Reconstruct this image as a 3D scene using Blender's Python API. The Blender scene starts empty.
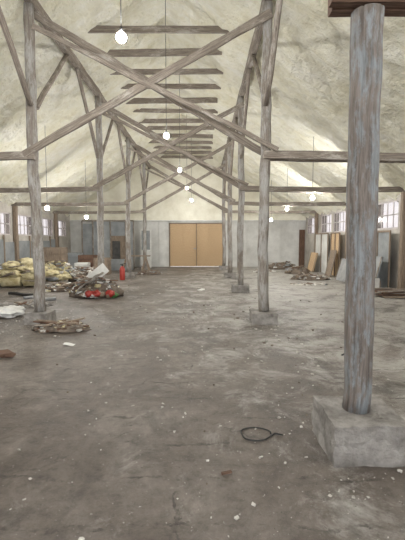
import bpy, bmesh, math, random
from mathutils import Vector, Matrix, noise
random.seed(7)
R = random.Random(11)
scene = bpy.context.scene
COL = scene.collection
scene.view_settings.view_transform = 'Standard'

# ------------------------------------------------------------ materials
def new_mat(name):
    m = bpy.data.materials.new(name); m.use_nodes = True
    nt = m.node_tree
    b = nt.nodes.get('Principled BSDF')
    return m, nt, b
def ramp(nt, stops):
    r = nt.nodes.new('ShaderNodeValToRGB')
    el = r.color_ramp.elements
    el[0].position, el[0].color = stops[0][0], (*stops[0][1], 1)
    el[1].position, el[1].color = stops[1][0], (*stops[1][1], 1)
    for p, c in stops[2:]:
        e = el.new(p); e.color = (*c, 1)
    return r
def coords(nt, kind='Object', scale=(1,1,1)):
    tc = nt.nodes.new('ShaderNodeTexCoord'); mp = nt.nodes.new('ShaderNodeMapping')
    mp.inputs['Scale'].default_value = scale
    nt.links.new(tc.outputs[kind], mp.inputs['Vector'])
    return mp.outputs['Vector']
def noi(nt, vec, scale, detail=5, rough=.6, dist=0):
    n = nt.nodes.new('ShaderNodeTexNoise')
    n.inputs['Scale'].default_value = scale; n.inputs['Detail'].default_value = detail
    n.inputs['Roughness'].default_value = rough; n.inputs['Distortion'].default_value = dist
    nt.links.new(vec, n.inputs['Vector']); return n.outputs['Fac']
def mixc(nt, fac, a, b, mode='MIX'):
    m = nt.nodes.new('ShaderNodeMix'); m.data_type = 'RGBA'; m.blend_type = mode
    for sock, v in ((m.inputs[0], fac), (m.inputs[6], a), (m.inputs[7], b)):
        if isinstance(v, (int, float)): sock.default_value = v
        elif isinstance(v, tuple): sock.default_value = (*v, 1)
        else: nt.links.new(v, sock)
    return m.outputs[2]
def bump(nt, b, h, strength=.4, dist=.02):
    bp = nt.nodes.new('ShaderNodeBump'); bp.inputs['Strength'].default_value = strength
    bp.inputs['Distance'].default_value = dist
    nt.links.new(h, bp.inputs['Height']); nt.links.new(bp.outputs[0], b.inputs['Normal'])

def wood(name, dark, light, paint=None, amt=.5, sc=(1.2, 22, 1), pfreq=1.7):
    m, nt, b = new_mat(name)
    v = coords(nt, 'UV', sc)
    n = noi(nt, v, 2.0, 6, .65, .3)
    c = ramp(nt, [(.32, dark), (.68, light)]); nt.links.new(n, c.inputs[0])
    out = c.outputs[0]
    v2 = coords(nt, 'UV', (1, 3, 1))
    n2 = noi(nt, v2, pfreq, 8, .75)
    if paint:
        r = ramp(nt, [(amt-.05, (0,0,0)), (amt+.05, (1,1,1))]); nt.links.new(n2, r.inputs[0])
        out = mixc(nt, r.outputs[0], out, paint)
    n3 = noi(nt, v, 3.5, 5, .7)
    r3 = ramp(nt, [(.35, (.42,.40,.37)), (.55, (1,1,1))]); nt.links.new(n3, r3.inputs[0])
    out = mixc(nt, .75, out, r3.outputs[0], 'MULTIPLY')
    nt.links.new(out, b.inputs['Base Color'])
    b.inputs['Roughness'].default_value = .85
    bump(nt, b, n, .6, .012)
    return m
def rough_mat(name, a, c, scale=3, r=.9, bs=.3, bd=.01, kind='Object', p=(.35,.65)):
    m, nt, b = new_mat(name)
    v = coords(nt, kind)
    n = noi(nt, v, scale, 8, .65)
    rr = ramp(nt, [(p[0], a), (p[1], c)]); nt.links.new(n, rr.inputs[0])
    nt.links.new(rr.outputs[0], b.inputs['Base Color'])
    b.inputs['Roughness'].default_value = r
    n2 = noi(nt, v, scale*6, 6, .7)
    bump(nt, b, n2, bs, bd)
    return m

M_GREY = wood('grey_timber', (.14,.115,.095), (.34,.295,.25), (.44,.41,.37), .57)
M_POST = wood('painted_post', (.15,.125,.105), (.33,.295,.26), (.38,.37,.355), .50)
M_NEAR = wood('peeling_post_paint', (.10,.083,.073), (.235,.205,.185), (.215,.232,.245), .52, (1.0, 12, 1), 3.2)
M_BROWN = wood('brown_timber', (.08,.045,.03), (.22,.13,.09))
M_STUD = wood('stud_timber', (.16,.12,.085), (.36,.285,.22))
M_OSB = wood('osb_board', (.50,.34,.19), (.68,.50,.32), None, .5, (9, 9, 1))
M_FOAM_BACK = rough_mat('foam_gable', (.72,.69,.57), (.88,.86,.75), 1.5, .95, .5, .04)
M_CONC = rough_mat('footing_concrete', (.16,.148,.135), (.38,.36,.34), 5, .95, .9, .035)
M_PLASTER = rough_mat('dirty_plaster', (.36,.33,.30), (.60,.57,.52), 1.2, .95, .2)
M_WHITEW = rough_mat('whitewashed_board', (.52,.52,.50), (.70,.70,.68), 1.3, .9, .2)
M_GREYP = rough_mat('grey_panel', (.19,.205,.215), (.31,.325,.33), 1.5, .8, .2)
M_CHIP = rough_mat('white_chips', (.34,.32,.29), (.62,.60,.56), 8, .95, .2)
M_CHIPD = rough_mat('brown_chips', (.09,.07,.055), (.22,.18,.145), 8, .95, .2)
M_WOOL = rough_mat('yellow_mineral_wool', (.46,.38,.20), (.76,.70,.47), 5, 1, .9, .05)
M_WHITE = rough_mat('white_sheet', (.55,.55,.53), (.76,.76,.74), 3, .8, .2)
M_RED = rough_mat('red_paint', (.28,.025,.02), (.42,.05,.035), 4, .5, .1)
M_GREEN = rough_mat('green_plastic', (.05,.14,.04), (.11,.24,.07), 4, .6, .1)
M_BLACK = rough_mat('black_rubber', (.012,.012,.012), (.03,.03,.03), 4, .6, .1)
M_DARK = rough_mat('gap_shade', (.05,.05,.05), (.10,.095,.09), 4, .9, .1)  # near-black colour painted for the shade in the partition gap
M_FRAME = rough_mat('window_frame_paint', (.45,.41,.41), (.62,.58,.57), 3, .8, .1)
M_GREYMETAL = rough_mat('grey_metal', (.25,.26,.27), (.4,.4,.4), 4, .5, .1)

# foam ceiling
m, nt, b = new_mat('spray_foam'); M_FOAM = m
v = coords(nt, 'Object')
n = noi(nt, v, .9, 9, .7)
r1 = ramp(nt, [(.3, (.80,.76,.58)), (.5, (.89,.87,.74)), (.68, (.95,.94,.86))]); nt.links.new(n, r1.inputs[0])
v2 = coords(nt, 'Object', (.9, 3, .9)); n2 = noi(nt, v2, 1.8, 9, .75)
r2 = ramp(nt, [(.32, (.84,.80,.66)), (.56, (1,1,1))]); nt.links.new(n2, r2.inputs[0])
o = mixc(nt, .55, r1.outputs[0], r2.outputs[0], 'MULTIPLY')
nt.links.new(o, b.inputs['Base Color']); b.inputs['Roughness'].default_value = .75
bump(nt, b, noi(nt, v, 4.5, 8, .62), 1.0, .24)

# floor
m, nt, b = new_mat('dirty_concrete_floor'); M_FLOOR = m
v = coords(nt, 'Object')
n = noi(nt, v, .6, 10, .75, .5)
r1 = ramp(nt, [(.36, (.065,.051,.042)), (.48, (.125,.104,.088)), (.66, (.25,.225,.203))]); nt.links.new(n, r1.inputs[0])
nf = noi(nt, v, 7, 10, .82)
r2 = ramp(nt, [(.32, (.40,.38,.36)), (.47, (.90,.90,.90)), (.64, (1.25,1.25,1.25))]); nt.links.new(nf, r2.inputs[0])
c = mixc(nt, .95, r1.outputs[0], r2.outputs[0], 'MULTIPLY')
sx = nt.nodes.new('ShaderNodeSeparateXYZ'); nt.links.new(v, sx.inputs[0])
mr = nt.nodes.new('ShaderNodeMapRange'); nt.links.new(sx.outputs[0], mr.inputs[0])
mr.inputs[1].default_value = -1.5; mr.inputs[2].default_value = 2.0; mr.inputs[3].default_value = -.07; mr.inputs[4].default_value = .08
mry = nt.nodes.new('ShaderNodeMapRange'); nt.links.new(sx.outputs[1], mry.inputs[0])   # pale patches spread more towards the back of the hall
mry.inputs[1].default_value = 2; mry.inputs[2].default_value = 9; mry.inputs[3].default_value = -.03; mry.inputs[4].default_value = .07
nd = noi(nt, v, 1.5, 12, .80, .6)
ad = nt.nodes.new('ShaderNodeMath'); ad.operation = 'ADD'; nt.links.new(nd, ad.inputs[0]); nt.links.new(mr.outputs[0], ad.inputs[1])
ad2 = nt.nodes.new('ShaderNodeMath'); ad2.operation = 'ADD'; nt.links.new(ad.outputs[0], ad2.inputs[0]); nt.links.new(mry.outputs[0], ad2.inputs[1])
rd = ramp(nt, [(.52, (0,0,0)), (.66, (.85,.85,.85))]); nt.links.new(ad2.outputs[0], rd.inputs[0])
c = mixc(nt, rd.outputs[0], c, (.39,.375,.35))
# dark oily stains
no = noi(nt, v, .9, 9, .7, 1.0); ro = ramp(nt, [(.34, (.75,.75,.75)), (.45, (0,0,0))]); nt.links.new(no, ro.inputs[0])
c = mixc(nt, ro.outputs[0], c, (.055,.046,.039))
# fine plaster-dust specks
ns = noi(nt, v, 30, 4, .7); rs = ramp(nt, [(.64, (0,0,0)), (.70, (1,1,1))]); nt.links.new(ns, rs.inputs[0])
c = mixc(nt, rs.outputs[0], c, (.40,.385,.36))
ns = noi(nt, v, 22, 5, .75, .4); rs = ramp(nt, [(.30, (1,1,1)), (.37, (0,0,0))]); nt.links.new(ns, rs.inputs[0])
c = mixc(nt, rs.outputs[0], c, (.05,.042,.035))
# worn slab joints and cracks
nv = nt.nodes.new('ShaderNodeTexNoise'); nv.inputs['Scale'].default_value = 2.0; nv.inputs['Detail'].default_value = 8
nv.inputs['Roughness'].default_value = .68
nt.links.new(v, nv.inputs['Vector'])
mv = nt.nodes.new('ShaderNodeMix'); mv.data_type = 'VECTOR'; mv.inputs[0].default_value = .24
nt.links.new(v, mv.inputs[4]); nt.links.new(nv.outputs['Color'], mv.inputs[5])
br = nt.nodes.new('ShaderNodeTexBrick'); nt.links.new(mv.outputs[1], br.inputs['Vector'])
br.inputs['Color1'].default_value = (0,0,0,1); br.inputs['Color2'].default_value = (0,0,0,1); br.inputs['Mortar'].default_value = (1,1,1,1)
br.inputs['Scale'].default_value = 1; br.inputs['Mortar Size'].default_value = .011; br.inputs['Mortar Smooth'].default_value = .4
br.inputs['Brick Width'].default_value = 2.4; br.inputs['Row Height'].default_value = .34
ng = noi(nt, v, 1.6, 8, .78); rg = ramp(nt, [(.49, (0,0,0)), (.59, (.9,.9,.9))]); nt.links.new(ng, rg.inputs[0])
cf = mixc(nt, 1.0, br.outputs['Color'], rg.outputs[0], 'MULTIPLY')
c = mixc(nt, cf, c, (.04,.033,.028))
vo = nt.nodes.new('ShaderNodeTexVoronoi'); vo.feature = 'DISTANCE_TO_EDGE'
mv2 = nt.nodes.new('ShaderNodeMix'); mv2.data_type = 'VECTOR'; mv2.inputs[0].default_value = .35
nt.links.new(v, mv2.inputs[4]); nt.links.new(nv.outputs['Color'], mv2.inputs[5])
nt.links.new(mv2.outputs[1], vo.inputs['Vector']); vo.inputs['Scale'].default_value = 1.3
rc = ramp(nt, [(.0, (1,1,1)), (.014, (0,0,0))]); nt.links.new(vo.outputs['Distance'], rc.inputs[0])
ng2 = noi(nt, v, .9, 5, .7); rg2 = ramp(nt, [(.50, (0,0,0)), (.60, (.8,.8,.8))]); nt.links.new(ng2, rg2.inputs[0])
cf2 = mixc(nt, 1.0, rc.outputs[0], rg2.outputs[0], 'MULTIPLY')
c = mixc(nt, cf2, c, (.04,.033,.028))
nt.links.new(c, b.inputs['Base Color'])
rr = ramp(nt, [(.3, (.36,)*3), (.7, (.68,)*3)]); nt.links.new(n, rr.inputs[0])
nt.links.new(rr.outputs[0], b.inputs['Roughness'])
bump(nt, b, nf, .8, .04)

# glass
m, nt, b = new_mat('window_glass'); M_GLASS = m
nt.nodes.remove(b); out = nt.nodes['Material Output']
tr = nt.nodes.new('ShaderNodeBsdfTransparent'); tr.inputs[0].default_value = (.62,.60,.60,1)
gl = nt.nodes.new('ShaderNodeBsdfGlossy'); gl.inputs['Roughness'].default_value = .1
mx = nt.nodes.new('ShaderNodeMixShader'); mx.inputs[0].default_value = .06
nt.links.new(tr.outputs[0], mx.inputs[1]); nt.links.new(gl.outputs[0], mx.inputs[2]); nt.links.new(mx.outputs[0], out.inputs[0])
def bulbmat(name, e):
    m, nt, b = new_mat(name)
    b.inputs['Base Color'].default_value = (1,1,1,1)
    b.inputs['Emission Color'].default_value = (1,.98,.945,1); b.inputs['Emission Strength'].default_value = e
    return m
M_BULB = bulbmat('lit_bulb', 1020)
M_BULB2 = bulbmat('lit_bulb_weak', 420)

# ------------------------------------------------------------ mesh helpers
class MB:
    def __init__(s): s.bm = bmesh.new(); s.uv = s.bm.loops.layers.uv.new('UVMap'); s.mats = []
    def mi(s, mat):
        if mat not in s.mats: s.mats.append(mat)
        return s.mats.index(mat)
    def obj(s, name, parent=None, loc=None):
        me = bpy.data.meshes.new(name)
        bmesh.ops.recalc_face_normals(s.bm, faces=s.bm.faces)
        if loc is not None:
            bmesh.ops.translate(s.bm, verts=s.bm.verts, vec=-Vector(loc))
        s.bm.to_mesh(me); s.bm.free()
        for mm in s.mats: me.materials.append(mm)
        ob = bpy.data.objects.new(name, me); COL.objects.link(ob)
        if loc is not None: ob.location = loc
        if parent: ob.parent = parent
        return ob
    def sweep(s, pts, prof, mat, smooth=False, jit=.0, cap=True, scale=None):
        """prof: list of (x,y) cross-section; pts: path."""
        k = s.mi(mat); rings = []; L = 0; n = len(prof)
        off = R.uniform(0, 50)
        per = [0]
        for i in range(n):
            a, c = prof[i], prof[(i+1) % n]; per.append(per[-1]+math.dist(a, c))
        lens = []
        for i, p in enumerate(pts):
            if i: L += (Vector(p)-Vector(pts[i-1])).length
            lens.append(L)
            t = (Vector(pts[min(i+1, len(pts)-1)])-Vector(pts[max(i-1, 0)])).normalized()
            ref = Vector((0,1,0)) if abs(t.z) > .93 else Vector((0,0,1))
            a = t.cross(ref).normalized(); c = a.cross(t).normalized()
            sc = scale[i] if scale else 1
            ring = []
            for (x, y) in prof:
                q = Vector(p)+(a*x+c*y)*sc
                if jit: q += noise.noise_vector(q*3+Vector((off,)*3))*jit
                ring.append(s.bm.verts.new(q))
            rings.append(ring)
        for i in range(len(rings)-1):
            for j in range(n):
                f = s.bm.faces.new((rings[i][j], rings[i][(j+1) % n], rings[i+1][(j+1) % n], rings[i+1][j]))
                f.material_index = k; f.smooth = smooth
                uv = ((lens[i]+off, per[j]), (lens[i]+off, per[j+1]), (lens[i+1]+off, per[j+1]), (lens[i+1]+off, per[j]))
                for l, w in zip(f.loops, uv): l[s.uv].uv = w
        if cap:
            for rg_ in (rings[0], rings[-1]):
                f = s.bm.faces.new(rg_); f.material_index = k
                for l, w in zip(f.loops, prof): l[s.uv].uv = w
    def beam(s, p1, p2, w, h, mat, jit=.012, bend=.0):
        """w = horizontal thickness across path, h = other"""
        p1, p2 = Vector(p1), Vector(p2); L = (p2-p1).length; N = max(2, int(L/.4))
        c = min(w, h)*.12; a, b_ = w/2, h/2
        prof = [(-a+c,-b_),(a-c,-b_),(a,-b_+c),(a,b_-c),(a-c,b_),(-a+c,b_),(-a,b_-c),(-a,-b_+c)]
        pts = [p1.lerp(p2, i/N)+Vector((0,0,-bend*math.sin(math.pi*i/N))) for i in range(N+1)]
        s.sweep(pts, prof, mat, False, jit)
    def log(s, p1, p2, r1, r2, mat, n=14, seg=.3, jit=.015, groove=0, wob=.02):
        p1, p2 = Vector(p1), Vector(p2); L = (p2-p1).length; N = max(2, int(L/seg))
        ph = R.uniform(0, 20)
        prof = []
        for i in range(n):
            a = 2*math.pi*i/n
            g = 1+.05*noise.noise(Vector((math.cos(a)*1.5+ph, math.sin(a)*1.5, 0)))
            if groove: g -= groove*max(0, noise.noise(Vector((math.cos(a)*7+ph, math.sin(a)*7, 3)))-.15)*2
            prof.append((r1*g*math.cos(a), r1*g*math.sin(a)))
        pts = []; sc = []
        for i in range(N+1):
            f = i/N
            o = Vector((noise.noise(Vector((f*L*.5, ph, 0))), noise.noise(Vector((f*L*.5, ph, 9))), 0))*wob*(0 if i in (0,) else 1)
            pts.append(p1.lerp(p2, f)+o); sc.append(1+(r2/r1-1)*f)
        s.sweep(pts, prof, mat, True, jit, True, sc)
    def box(s, lo, hi, mat, rot=None, sub=0):
        lo, hi = Vector(lo), Vector(hi); k = s.mi(mat)
        M = Matrix.Translation((lo+hi)/2) @ (rot.to_4x4() if rot else Matrix()) @ Matrix.Diagonal((*(hi-lo), 1))
        res = bmesh.ops.create_cube(s.bm, size=1, matrix=M)
        vs = res['verts']; fs = {f for v_ in vs for f in v_.link_faces}
        if sub:   # only used when this box is the sole content
            bmesh.ops.subdivide_edges(s.bm, edges=list(s.bm.edges), cuts=sub, use_grid_fill=True)
            vs = list(s.bm.verts); fs = set(s.bm.faces)
        for f in fs:
            f.material_index = k
            f.normal_update(); nx = f.normal
            for l in f.loops:
                c_ = l.vert.co
                if abs(nx.z) > .7: l[s.uv].uv = (c_.x, c_.y)
                elif abs(nx.x) > abs(nx.y): l[s.uv].uv = (c_.z, c_.y)
                else: l[s.uv].uv = (c_.z, c_.x)
        return vs
    def chunk(s, c, size, mat, flat=.5, zbase=None):
        k = s.mi(mat)
        rot = Matrix.Rotation(R.uniform(0, 6.28), 4, 'Z') @ Matrix.Rotation(R.uniform(-.3, .3), 4, 'X')
        M = Matrix.Translation(c) @ rot @ Matrix.Diagonal((size*R.uniform(.6,1.3), size*R.uniform(.5,1), size*flat*R.uniform(.6,1.2), 1))
        vs = bmesh.ops.create_cube(s.bm, size=1, matrix=M)['verts']
        for v_ in vs: v_.co += Vector((R.uniform(-1,1), R.uniform(-1,1), R.uniform(-.5,.5)))*size*.2
        mz = min(v_.co.z for v_ in vs)
        if zbase is not None:
            for v_ in vs: v_.co.z += zbase-mz
        for v_ in vs:
            for f in v_.link_faces: f.material_index = k
    def blob(s, c, rad, mat, amp=.15, fr=2.5, sub=4, floor=True):
        k = s.mi(mat)
        vs = bmesh.ops.create_icosphere(s.bm, subdivisions=sub, radius=1)['verts']
        ph = R.uniform(0, 30); c = Vector(c)
        for v_ in vs:
            d = v_.co.copy()
            q = Vector((d.x*rad[0], d.y*rad[1], d.z*rad[2]))
            q *= 1+amp*noise.noise(d*fr+Vector((ph,0,0)))+amp*.5*noise.noise(d*fr*3+Vector((ph,0,0)))
            q += c
            if floor and q.z < .005: q.z = .005
            v_.co = q
            for f in v_.link_faces: f.material_index = k; f.smooth = True
    def sheet(s, c, lx, ly, mat, amp=.05, n=14, tilt=None, th=.006):
        k = s.mi(mat); c = Vector(c); ph = R.uniform(0, 20)
        g = []
        for i in range(n+1):
            row = []
            for j in range(n+1):
                x = (i/n-.5)*lx; y = (j/n-.5)*ly
                z = amp*(noise.noise(Vector((x*3, y*3, ph)))+.5*noise.noise(Vector((x*8, y*8, ph)))+.6)
                q = Vector((x, y, z))
                if tilt: q = tilt @ q
                q += c; q.z = max(q.z, .006)
                row.append(s.bm.verts.new(q))
            g.append(row)
        for i in range(n):
            for j in range(n):
                f = s.bm.faces.new((g[i][j], g[i+1][j], g[i+1][j+1], g[i][j+1])); f.material_index = k; f.smooth = True

def empty(name, loc=(0,0,0)):
    e = bpy.data.objects.new(name, None); COL.objects.link(e); e.location = loc; e.empty_display_size = .2
    return e

# ------------------------------------------------------------ dimensions
CX = -1.0; XL, XR = -8.2, 6.4; YB, YF = 24.3, -4.0
EAVE, RIDGE, SL = 3.15, 7.65, .616
TR = [-1.75, 2.95, 7.6, 12.3, 17.0, 21.7]
RAFT = [7.25+1.175*i for i in range(-9, 15)]
PL, PR = -3.2, 1.2

# floor
mb = MB(); mb.box((XL-.3, YF-1, -.2), (XR+.3, YB+.4, 0), M_FLOOR); mb.obj('floor')

# ceiling foam
mb = MB(); k = mb.mi(M_FOAM)
ny = int((YB-YF)/.09); nx = 72
for sgn in (-1, 1):
    W = (CX-XL) if sgn < 0 else (XR-CX)
    g = []
    for i in range(ny+1):
        y = YF+(YB+.1-YF)*i/ny; row = []
        dr = min(abs(y-q) for q in RAFT)
        for j in range(nx+1):
            t = (W+.12)*j/nx; x = CX+sgn*t
            z = RIDGE-(RIDGE-EAVE)/7.3*t
            wv = .08*noise.noise(Vector((x*.9, y*.5, 7)))
            rid = math.exp(-((dr+wv)/.14)**2)
            d = -.10*rid*(1+.5*noise.noise(Vector((x*2, y, 3)))) + .07*noise.noise(Vector((x*1.0, y*1.3, sgn*5))) + .08*noise.noise(Vector((x*2.6, y*3.2, sgn*5)))+.06*noise.noise(Vector((x*6, y*7, 1)))
            f = min(1, t/.4)
            row.append(mb.bm.verts.new((x, y, z+d*f+(1-f)*(-.05))))
        g.append(row)
    for i in range(ny):
        for j in range(nx):
            f = mb.bm.faces.new((g[i][j], g[i+1][j], g[i+1][j+1], g[i][j+1])); f.material_index = k; f.smooth = True
mb.obj('ceiling')

# side walls with windows
def side_wall(name, x, out, wins, wn):
    mb = MB(); y0 = YF; xo = x+out*.3
    lo, hi = min(x, xo), max(x, xo)
    zb, zt = (2.0, 2.98) if out > 0 else (1.85, 2.8)
    mb.box((lo, YF, 0), (hi, YB, zb), M_PLASTER)
    mb.box((lo, YF, zt), (hi, YB, EAVE+.1), M_PLASTER)
    for a, c in wins:
        mb.box((lo, y0, zb), (hi, a, zt), M_PLASTER); y0 = c
    mb.box((lo, y0, zb), (hi, YB, zt), M_PLASTER)
    mb.obj(name)
    for a, c in wins:
        wn[0] += 1
        w = MB(); xc = x+out*.05; t = .015
        w.box((xc-t, a, zb), (xc+t, c, zb+.06), M_FRAME); w.box((xc-t, a, zt-.06), (xc+t, c, zt), M_FRAME)
        w.box((xc-t, a, zb), (xc+t, a+.06, zt), M_FRAME); w.box((xc-t, c-.06, zb), (xc+t, c, zt), M_FRAME)
        for f in (.25, .5, .75):
            yy = a+(c-a)*f; w.box((xc-t*.8, yy-.02, zb+.05), (xc+t*.8, yy+.02, zt-.05), M_FRAME)
        zz = zb+(zt-zb)*.5; w.box((xc-t*.8, a+.05, zz-.02), (xc+t*.8, c-.05, zz+.02), M_FRAME)
        w.box((xc-.004, a+.04, zb+.04), (xc+.004, c-.04, zt-.04), M_GLASS)
        w.obj('window_%d' % wn[0])
wn = [0]
side_wall('wall_right', XR, 1, [(t+o, t+o+1.7) for t in TR for o in (.55, 2.5) if t+o+1.7 < YB], wn)
side_wall('wall_left', XL, -1, [(t+o, t+o+1.6) for t in TR for o in (.35, 2.9) if t+o+1.6 < YB], wn)

# back wall
mb = MB()
DX0, DX1, DH = -2.03, 1.28, 2.68
mb.box((XL-.3, YB, 0), (DX0, YB+.3, 2.85), M_WHITEW); mb.box((DX1, YB, 0), (XR+.3, YB+.3, 2.85), M_WHITEW)
mb.box((DX0, YB, DH), (DX1, YB+.3, 2.85), M_WHITEW)
k = mb.mi(M_FOAM_BACK); n = 60; g = []
for i in range(n+1):
    x = XL-.1+(XR-XL+.2)*i/n; row = []
    zt = RIDGE-(RIDGE-EAVE)/7.3*abs(x-CX)+.12
    for j in range(21):
        z = 2.8+(zt-2.8)*j/20
        d = .06*noise.noise(Vector((x*1.3, z*1.3, 2)))+.03*noise.noise(Vector((x*4, z*4, 2)))
        row.append(mb.bm.verts.new((x, YB-.05+d, z)))
    g.append(row)
for i in range(n):
    for j in range(20):
        f = mb.bm.faces.new((g[i][j], g[i+1][j], g[i+1][j+1], g[i][j+1])); f.material_index = k; f.smooth = True
mb.obj('wall_back')
mb = MB()
for x in (2.75, 3.8, 4.85, 5.95, -2.7, -3.4):
    mb.beam((x, YB-.03, 0), (x, YB-.03, 2.8), .06, .05, M_WHITEW)
mb.beam((XL, YB-.06, 2.84), (XR, YB-.06, 2.84), .1, .08, M_WHITEW)
mb.obj('trim_1')
# OSB gate
mb = MB()
W = DX1-DX0
for i, (a, c) in enumerate(((DX0, DX0+W*.25), (DX0+W*.25, DX0+W*.5), (DX0+W*.5, DX0+W*.75), (DX0+W*.75, DX1))):
    mb.box((a+.006, YB-.02, .03), (c-.006, YB+.02, DH*.5-.006), M_OSB)
    mb.box((a+.006, YB-.02, DH*.5+.006), (c-.006, YB+.02, DH-.02), M_OSB)
mb.box((DX0+.02, YB+.03, .03), (DX1-.02, YB+.05, DH-.02), M_OSB)
mb.box((DX0-.05, YB-.05, 0), (DX0+.03, YB+.03, DH+.04), M_STUD); mb.box((DX1-.03, YB-.05, 0), (DX1+.05, YB+.03, DH+.04), M_STUD)
mb.box((DX0-.05, YB-.05, DH-.03), (DX1+.05, YB+.03, DH+.04), M_STUD)
mb.box((DX0+W*.5-.02, YB-.045, .04), (DX0+W*.5+.02, YB-.02, DH), M_STUD)
mb.box((DX0+.05, YB-.045, .9), (DX1-.05, YB-.02, .98), M_OSB)
mb.box((CX+.45, YB-.08, 1.1), (CX+.6, YB-.04, 1.16), M_GREYMETAL)
mb.obj('door_1')
mb = MB()
mb.box((6.0, YB-.05, 0), (6.35, YB-.002, 2.3), M_BROWN); mb.obj('trim_2')

# ------------------------------------------------------------ posts
for t in TR:
    for X in (PL, PR):
        mb = MB()
        near = (t == 2.95 and X == PR)
        if near:
            mb.log((X-.005, t, .30), (X, t, 3.25), .104, .114, M_NEAR, n=56, seg=.12, jit=.010, groove=.16, wob=.012)
            mb.log((X, t, 3.42), (X, t, 6.0), .11, .10, M_POST)
        else:
            lean = R.uniform(-.05, .05)
            mb.log((X, t, .22), (X+lean, t, 6.0), .105, .09, M_POST, n=18, seg=.3, jit=.03, groove=.08, wob=.05)
        mb.obj('timber_post', loc=(X, t, .3 if near else .22))
        mb = MB()
        if near: vs = mb.box((.93, 2.66, 0), (1.47, 3.18, .30), M_CONC, sub=16)
        else:
            a = R.uniform(.22, .27)
            vs = mb.box((X-a, t-a, 0), (X+a, t+a, .22), M_CONC, sub=8)
        for v_ in vs:
            d = noise.noise_vector(v_.co*5)*.018+noise.noise_vector(v_.co*18)*.012
            if v_.co.z < .01: d.z = 0
            v_.co += d
            if v_.co.z < 0: v_.co.z = 0
            if (v_.co.xy-Vector((X, t))).length < .15 and v_.co.z > .15: v_.co.z = .30 if near else .22
        mb.obj('concrete_footing')

# trusses
for t in TR:
    mb = MB()
    near = (t == 2.95)
    if not near:
        mb.beam((PR-.05, t-.13, 3.22), (XR+.0, t-.13, 3.20), .07, .15, M_GREY, .02, .03)
        mb.beam((PR-.05, t+.13, 3.22), (XR+.0, t+.13, 3.20), .06, .13, M_GREY, .02, .03)
    else:
        mb.beam((PR+1.15, t-.0, 3.36), (XR+.0, t-.0, 3.29), .1, .15, M_GREY, .015, .0)
    mb.beam((PL+.05, t-.13, 3.20), (XL, t-.13, 3.18), .07, .15, M_GREY, .02, .03)
    zs = 3.22 if not near else 3.50
    mb.beam((PL-.15, t-.14, zs), (PR+.05, t-.14, 5.75), .06, .14, M_GREY, .03)
    mb.beam((PR+(.15 if not near else -.05), t+.14, zs), (PL-.1, t+.14, 5.95), .06, .14, M_GREY, .03)
    if not near: mb.beam((PR+.2, t-.2, 3.30), (PL+.1, t-.2, 5.50), .04, .09, M_GREY, .03)
    mb.obj('scissor_truss')
    for X in (PL, PR):
        mb = MB()
        for sg in (-1, 1):
            if (t+sg*2 < YB-.3):
                mb.log((X+.02*sg, t+sg*.08, 4.15), (X, t+sg*2.0, 6.0), .055, .05, M_GREY, n=8, seg=.5, jit=.012)
        mb.obj('knee_brace')
    for X, s in ((XR-.1, 1), (XL+.1, -1)):
        mb = MB(); mb.beam((X, t, 0), (X, t, 3.12), .16, .18, M_STUD, .012); mb.obj('wall_stud')
mb = MB(); mb.beam((.91, 2.91, 3.36), (2.3, 2.91, 3.36), .09, .16, M_BROWN, .008)
mb.beam((.94, 3.02, 3.35), (2.2, 3.02, 3.35), .10, .15, M_BROWN, .008)
mb.obj('post_capital')
for X in (PL, PR):
    mb = MB(); mb.beam((X, YF, 6.08), (X, YB-.1, 6.08), .16, .18, M_GREY, .02); mb.obj('purlin_beam')
for q in RAFT:
    if q > YB-.2 or q < YF or 7.9 < q < 9: continue
    mb = MB(); w = R.uniform(1.56, 1.70); dz = R.uniform(-.04, .04)
    mb.beam((CX-.07-w-.06, q, 6.6+dz), (CX-.07+w, q, 6.6+R.uniform(-.03,.03)), .05, R.uniform(.14, .2), M_GREY, .012); mb.obj('collar_beam')

# ------------------------------------------------------------ lamps
def lamp(x, y, z, ztop, mat=None):
    e = empty('hanging_light_bulb', (x, y, z))
    mb = MB(); n = 10
    pts = [(0, 0, .12+(ztop-z-.12)*i/n) for i in range(n+1)]
    prof = [(.006*math.cos(a*math.pi/3), .006*math.sin(a*math.pi/3)) for a in range(6)]
    mb.sweep(pts, prof, M_BLACK, True); mb.obj('cable', e)
    mb = MB(); prof = [(.02*math.cos(a*math.pi/5), .02*math.sin(a*math.pi/5)) for a in range(10)]
    mb.sweep([(0,0,.055),(0,0,.07),(0,0,.115),(0,0,.13)], prof, M_BLACK, True, scale=[1,1.1,1,.5]); mb.obj('socket', e)
    mb = MB(); k = mb.mi(mat or M_BULB)
    vs = bmesh.ops.create_icosphere(mb.bm, subdivisions=2, radius=.066)['verts']
    for v_ in vs:
        if v_.co.z > .02:
            f = (v_.co.z-.02)/.04; v_.co.x *= 1-.35*f; v_.co.y *= 1-.35*f; v_.co.z *= 1.15
        for f in v_.link_faces: f.smooth = True
    mb.obj('glass_bulb', e)
for x, y, z in ((-1.02, 5.1, 4.15), (-.88, 9.7, 4.15), (-.82, 14.3, 4.15), (-.74, 18.7, 4.1), (-1, .5, 4.15), (-1, -3, 4.15)):
    lamp(x, y, z, 7.5)
lamp(-.62, 22.3, 3.9, 7.5, M_BULB2)
for x, y, z in ((3.5, 12.2, 2.97), (3.7, 16.9, 3.0), (3.6, 2.4, 3.9)):
    lamp(x, y+.35, z, RIDGE-SL*abs(x-CX))
lamp(3.6, 20.6, 2.7, RIDGE-SL*4.6, M_BULB2)
for x, y, z in ((-4.95, 12.2, 2.65), (-5.1, 16.9, 2.65), (-5, 2.8, 3.9)):
    lamp(x, y+.35, z, RIDGE-SL*abs(x-CX))

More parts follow.
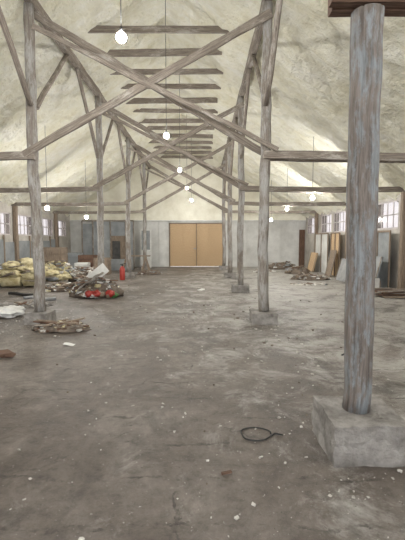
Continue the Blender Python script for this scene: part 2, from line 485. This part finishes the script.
# ------------------------------------------------------------ clutter
mb = MB()
for i in range(1900):
    u = R.random()
    if u < .5: x = R.gauss(.9, 1.3); y = R.uniform(1.7, 12)
    elif u < .65: x = R.gauss(-3.2, .8); y = R.uniform(4, 20)
    else: x = R.uniform(-7, 6); y = R.uniform(1.8, 23)
    if not (XL+.3 < x < XR-.3): continue
    if any(abs(x-X) < .3 and abs(y-t) < .3 for X in (PL, PR) for t in TR): continue
    sz = .005+.024*R.random()**4
    if y > 5: sz *= 1.4
    mb.chunk((x, y, .0), sz, M_CHIP if R.random() < .8 else M_CHIPD, .5, .0)
for X, t in ((PR, 2.95), (PR, 7.6), (PR, 12.3), (PL, 7.6)):
    for i in range(60):
        a = R.uniform(0, 6.28); d = R.uniform(.38, .8)
        mb.chunk((X+math.cos(a)*d, t+math.sin(a)*d, 0), .007+.022*R.random()**2, M_CHIP, .5, 0.)
mb.obj('floor_rubble')

def debris(c, rx, ry, h, mats, n, size=.12, planks=0):
    mb = MB()
    mb.blob((c[0], c[1], 0), (rx, ry, h*.8), mats[0], .25, 2.5, 4)
    for i in range(n):
        a = R.uniform(0, 6.28); q = R.random()**.6
        x = c[0]+math.cos(a)*q*rx; y = c[1]+math.sin(a)*q*ry
        z = h*.8*math.sqrt(max(0, 1-q*q))*.95
        mb.chunk((x, y, max(.03, z)), size*R.uniform(.4, 1.3), R.choice(mats), .4)
    for i in range(planks):
        a = R.uniform(0, 6.28); l = R.uniform(.3, .8)
        x = c[0]+R.uniform(-.5,.5)*rx; y = c[1]+R.uniform(-.6,.3)*ry; z = h*R.uniform(.4, .9)
        d = Vector((math.cos(a), math.sin(a)*.6, R.uniform(-.25,.25)))*l/2
        mb.beam(Vector((x,y,z))-d, Vector((x,y,z))+d, .07, .025, R.choice([M_BROWN, M_GREY, M_STUD]), 0)
    return mb
mb = debris((-2.55, 6.98), .48, .28, .17, [M_CHIPD, M_STUD, M_BROWN, M_WOOL, M_CHIP], 150, .07, 14); mb.obj('wood_scrap_heap')
mb = debris((-3.1, 11.25), .7, .45, .62, [M_CHIPD, M_WHITE, M_BROWN, M_GREYP, M_WOOL, M_WHITE, M_STUD], 190, .16, 28)
T = Matrix.Rotation(math.radians(-42), 3, 'Y')
mb.sheet((-3.15, 10.9, .40), .95, .4, M_WHITE, .10, 14, T)
mb.box((-3.6, 11.25, .42), (-2.7, 11.29, .72), M_WHITE, Matrix.Rotation(math.radians(-38), 3, 'Y'))
for i in range(7):
    mb.blob((-2.9+R.uniform(-.3,.35), 10.82+R.uniform(-.1,.1), .14), (R.uniform(.06,.13), .1, R.uniform(.05,.1)), M_RED, .5, 3, 3)
mb.blob((-2.5, 10.9, .08), (.12, .12, .07), M_GREEN, .5)
for i in range(10):
    mb.blob((-3.1+R.uniform(-.5,.6), 10.85+R.uniform(-.1,.1), .1), (R.uniform(.08,.16), .1, R.uniform(.05,.1)), R.choice([M_WHITE, M_GREYP, M_STUD]), .5, 3, 3)
mb.obj('rubbish_pile')
# yellow mineral wool: torn batts and loose rolls
mb = MB()
for i in range(56):
    x = -7.3+R.uniform(0, 2.1); y = 14.0+R.uniform(-.6, .6); z = .15+R.uniform(0, .85)*(1-abs(x+6.4)/1.4)
    mb.blob((x, y, max(.1, z)), (R.uniform(.16,.32), R.uniform(.15,.28), R.uniform(.08,.16)), R.choice([M_WOOL, M_WOOL, M_WOOL, M_WOOL, M_GREYP]), .5, 3, 3)
for (x, y, z) in ((-6.6, 13.4, .2), (-5.9, 13.5, .2)):
    prof = [(.19*math.cos(a*math.pi/10)*(1-.004*a), .19*math.sin(a*math.pi/10)*(1-.004*a)) for a in range(20)]
    mb.sweep([(x-.3, y, z), (x-.1, y, z+.02), (x+.1, y+.05, z), (x+.3, y+.1, z)], prof, M_WOOL, True, .05)
for i in range(12):
    a = R.uniform(-.5, .5); x = R.uniform(-7, -5.6); z = R.uniform(.3, .8)
    mb.beam((x-.4, 13.5, z-.1), (x+.4, 13.5+a, z+R.uniform(-.1,.2)), .09, .03, R.choice([M_STUD, M_GREY]), 0)
mb.obj('mineral_wool_pile')
mb = debris((-6.2, 16.4), .8, .6, .9, [M_WOOL, M_GREYP, M_CHIP, M_WOOL, M_STUD], 130, .25, 26); mb.obj('mineral_wool_pile')
mb = debris((-4.6, 15.3), .65, .5, .65, [M_CHIPD, M_GREYP, M_CHIP, M_WHITE, M_STUD], 130, .22, 40); mb.obj('timber_scrap_pile')
mb = debris((-4.55, 12.6), .68, .4, .26, [M_CHIPD, M_WOOL, M_GREYP, M_STUD, M_WHITE], 120, .14, 24); mb.obj('timber_scrap_pile')
mb = debris((-4.3, 9.6), .5, .35, .07, [M_CONC, M_CHIP, M_GREYP], 60, .08, 6); mb.obj('plaster_rubble_heap')
mb = MB(); mb.blob((-4.15, 8.2, .10), (.36, .3, .12), M_WHITE, .3, 2); mb.blob((-4.4, 8.5, .12), (.32, .28, .13), M_CONC, .3, 2); mb.obj('plastic_sack')
def tube(name, pts, r, mat):
    mb = MB(); prof = [(r*math.cos(a*math.pi/4), r*math.sin(a*math.pi/4)) for a in range(8)]
    mb.sweep(pts, prof, mat, True); return mb.obj(name)
tube('corrugated_hose', [(-4.9+i*.07, 10.6+.22*math.sin(i*.45), .045) for i in range(14)], .04, M_GREYMETAL)
tube('corrugated_hose', [(-5.8+i*.1, 11.4+.2*math.sin(i*.5+1), .045) for i in range(12)], .04, M_BLACK)
pts = [(.44+.125*math.cos(a*.3)*(1+.1*math.sin(a)), 3.12+.11*math.sin(a*.3), .008) for a in range(0, 19)]
pts += [(.60, 3.13, .008), (.66, 3.10, .008)]
tube('wire_loop', pts, .006, M_BLACK)
tube('wire_offcut', [(1.95+.05*i, 5.35+.05*math.sin(i*1.3), .011) for i in range(8)], .011, M_BLACK)
mb = MB(); prof = [(.11*math.cos(a*math.pi/8), .11*math.sin(a*math.pi/8)) for a in range(16)]
mb.sweep([(-3.3,16,0.0),(-3.3,16,.03),(-3.3,16,.46),(-3.3,16,.54),(-3.3,16,.57)], prof, M_RED, True, scale=[.9,1,1,.6,.3])
mb.sweep([(-3.3,16,.57),(-3.3,16,.64)], prof, M_BLACK, True, scale=[.25,.25])
mb.beam((-3.38,16,.64), (-3.16,16,.68), .03, .025, M_BLACK, 0)
mb.obj('fire_extinguisher')
mb = MB()
mb.box((-6.9, 22.5, 0), (-6.3, 22.6, 2.6), M_GREYP); mb.box((-6.28, 22.48, 0), (-5.3, 22.6, 2.75), M_GREYP)
mb.box((-5.28, 22.5, 1.9), (-4.4, 22.6, 2.7), M_GREYP); mb.box((-4.4, 22.5, 0), (-3.95, 22.6, 2.7), M_GREYP)
mb.box((-5.28, 22.56, 0), (-4.4, 22.6, 1.9), M_STUD)
mb.box((-5.2, 22.53, .2), (-4.75, 22.56, 1.6), M_DARK)  # flat dark slab stands in for the shaded gap between panels
for x in (-6.9, -6.29, -5.29, -4.4, -3.95): mb.beam((x, 22.46, 0), (x, 22.46, 2.75), .07, .05, M_GREY)
mb.beam((-6.9, 22.46, 2.76), (-3.95, 22.46, 2.76), .06, .09, M_GREY)
mb.obj('grey_partition')
mb = MB()
y = 12.6
while y < 21.0:
    l = R.uniform(1.0, 1.3); h = R.uniform(1.45, 1.8)
    mb.box((XL+.03, y, 0), (XL+.06, y+l-.02, h), R.choice([M_GREYP, M_GREYP, M_WHITEW])); y += l
    mb.box((XL+.03, y-.02, 0), (XL+.09, y+.04, 1.85), M_STUD)
mb.obj('grey_wall_sheeting')
mb = MB()
x0, x1, z0, z1, y = -3.75, -3.1, .1, 2.3, 23.6
mb.box((x0, y, 0), (x0+.07, y+.06, z1), M_WHITE); mb.box((x1-.07, y, 0), (x1, y+.06, z1), M_WHITE)
for z in (0, 1.0, z1-.07): mb.box((x0+.06, y, z), (x1-.06, y+.06, z+.07), M_WHITE)
mb.box((x0+.06, y+.02, .06), (x1-.06, y+.04, 1.01), M_WHITEW); mb.box((x0+.06, y+.02, 1.06), (x1-.06, y+.04, z1-.06), M_GREYP)
mb.obj('door_2')
mb = MB()
for x in (-4.0, -3.0):
    mb.beam((x-.15, 20.0, 0), (x+.05, 20.2, .8), .05, .08, M_STUD, 0); mb.beam((x+.25, 20.0, 0), (x+.05, 20.2, .8), .05, .08, M_STUD, 0)
    mb.beam((x-.15, 20.5, 0), (x+.05, 20.3, .8), .05, .08, M_STUD, 0); mb.beam((x+.25, 20.5, 0), (x+.05, 20.3, .8), .05, .08, M_STUD, 0)
mb.beam((-4.2, 20.25, .83), (-2.7, 20.25, .83), .12, .06, M_STUD, 0)
mb.obj('sawhorse')
def crate(x, y, z, w, d, h, mat, mb):
    nn = 4
    for i in range(nn):
        za = z+h*i/nn; mb.box((x, y, za+.01), (x+w, y+.02, za+h/nn-.01), mat); mb.box((x, y+d-.02, za+.01), (x+w, y+d, za+h/nn-.01), mat)
        mb.box((x, y+.02, za+.01), (x+.02, y+d-.02, za+h/nn-.01), mat); mb.box((x+w-.02, y+.02, za+.01), (x+w, y+d-.02, za+h/nn-.01), mat)
    for xx in (x+.03, x+w-.07): mb.box((xx, y-.02, z), (xx+.05, y, z+h), mat)
    mb.box((x+.02, y+.02, z+.0), (x+w-.02, y+d-.02, z+.03), mat); mb.box((x+.02, y+.02, z+h-.04), (x+w-.02, y+d-.02, z+h-.02), mat)
for a in ((-7.9, 18.6, 0, 1.2, .8, 1.3, M_STUD), (-7.3, 19.8, 0, 1.0, .8, 1.0, M_GREYP), (-6.2, 19.4, 0, .8, .7, .9, M_BROWN), (-5.2, 18.6, 0, .7, .6, .8, M_STUD), (-5.9, 17.9, 0, .6, .5, .6, M_WHITEW)):
    mb = MB(); crate(*a, mb); mb.obj('wooden_crate')
mb = MB()
for i in range(4):
    for j in range(3):
        for kk in range(3-(i == 3)):
            mb.box((-5.1+i*.31, 21.2+j*.21, kk*.2), (-5.1+i*.31+.3, 21.2+j*.21+.2, kk*.2+.195), M_GREYP)
mb.obj('block_stack')
# right side
def wallpanel(name, y0, y1, z1, mat, x=6.12):
    mb = MB()
    mb.box((x, y0+.05, .0), (x+.03, y1-.05, z1-.04), mat, None)
    for yy in (y0, (y0+y1)/2-.03, y1-.06): mb.box((x-.04, yy, 0.0), (x+.0, yy+.06, z1), M_STUD)
    mb.box((x-.04, y0+.06, z1-.06), (x, (y0+y1)/2-.03, z1), M_STUD); mb.box((x-.04, (y0+y1)/2+.03, z1-.06), (x, y1-.06, z1), M_STUD)
    mb.obj(name)
wallpanel('grey_panel_board', 12.7, 14.6, 1.95, M_GREYP)
wallpanel('whitewashed_panel_board', 15.0, 16.6, 1.9, M_WHITEW)
wallpanel('plywood_panel_board', 17.4, 18.6, 2.0, M_OSB)
wallpanel('whitewashed_panel_board', 19.0, 21.2, 2.0, M_WHITEW)
def lean(name, x, y, l, h, mat, ang):
    mb = MB()
    rot = Matrix.Rotation(math.radians(ang), 3, 'Y')
    dz = h/2*math.cos(math.radians(ang))+.02
    mb.box((x-.015, y, dz-h/2), (x+.015, y+l, dz+h/2), mat, rot)
    mb.box((x-.03, y+.02, dz-h/2), (x-.016, y+.08, dz+h/2), M_GREY, rot); mb.box((x-.03, y+l-.08, dz-h/2), (x-.016, y+l-.02, dz+h/2), M_GREY, rot)
    mb.obj(name)
lean('leaning_sheet', 5.75, 12.7, 1.0, 1.1, M_GREYP, 14)
lean('leaning_sheet', 5.6, 14.8, 1.2, .9, M_GREYMETAL, 16)
lean('leaning_sheet', 5.8, 17.2, .8, 1.2, M_STUD, 12)
lean('leaning_sheet', 5.8, 20.0, 1.2, 1.0, M_OSB, 13)
mb = MB(); mb.box((5.3, 12.25, .0), (5.34, 12.5, .45), M_WHITE); mb.box((5.36, 12.27, .0), (5.6, 12.31, .42), M_WHITE)
mb.box((5.62, 12.28, .0), (5.64, 12.5, .35), M_STUD); mb.obj('white_board')
mb = MB()
for i in range(22):
    x = R.uniform(4.75, 5.2); y = R.uniform(10.9, 11.9); z = .03+.035*(i//5)
    mb.beam((x, y, z), (x+R.uniform(.7, 1.0), y+R.uniform(-.25,.25), z+R.uniform(0,.02)), .13, .03, R.choice([M_STUD, M_GREY, M_BROWN]), 0)
mb.obj('plank_stack')
mb = debris((4.5, 16.3), .8, .6, .2, [M_CHIPD, M_CHIP, M_GREYP, M_STUD, M_WHITE], 110, .13, 22); mb.obj('demolition_rubble')
mb = debris((3.9, 14.2), .7, .3, .07, [M_CHIP, M_CHIPD, M_GREYP, M_STUD, M_WHITE], 80, .07, 8); mb.obj('demolition_rubble')
mb = debris((4.7, 19.2), .6, .5, .4, [M_CHIPD, M_GREYP, M_STUD], 60, .15, 20); mb.obj('demolition_rubble')
mb = debris((3.2, 20.0), .6, .4, .14, [M_CHIP, M_CHIPD, M_WHITE], 60, .1, 8); mb.obj('demolition_rubble')
mb = debris((4.5, 22.3), .9, .5, .45, [M_CHIPD, M_WHITE, M_GREYP, M_STUD], 70, .2, 20); mb.obj('demolition_rubble')
mb = debris((-2.6, 18.9), .6, .5, .2, [M_CHIPD, M_CHIP, M_BROWN, M_GREYP], 60, .12, 14); mb.obj('demolition_rubble')
mb = MB()
for dx, dy, s_ in ((0, 0, .17), (.12, -.05, .11), (-.12, .03, .14), (.05, .08, .08)): mb.chunk((-2.76+dx, 5.3+dy, .0), s_, M_BROWN, .45, 0)
mb.obj('wood_chunk')
mb = MB(); mb.sheet((-2.05, 5.9, .0), .16, .12, M_WHITE, .03); mb.obj('paper_scrap')
mb = MB(); mb.sheet((-.05, 12.5, .0), .25, .2, M_WHITE, .06); mb.obj('paper_scrap')
mb = MB(); mb.beam((.13, 2.56, .012), (.2, 2.58, .014), .02, .015, M_BROWN, 0); mb.obj('wood_splinter')

# ------------------------------------------------------------ world + camera
w = bpy.data.worlds.new('overcast_sky'); scene.world = w; w.use_nodes = True
nt = w.node_tree; bg = nt.nodes['Background']
bg.inputs[0].default_value = (.97, .98, 1, 1); bg.inputs[1].default_value = 2.8
cam = bpy.data.cameras.new('camera'); co = bpy.data.objects.new('camera', cam); COL.objects.link(co)
co.location = (0, 0, 1.6); co.rotation_euler = (math.radians(90-4.25), 0, 0)
cam.sensor_fit = 'VERTICAL'; cam.sensor_height = 36; cam.lens = 26; cam.clip_start = .05
scene.camera = co
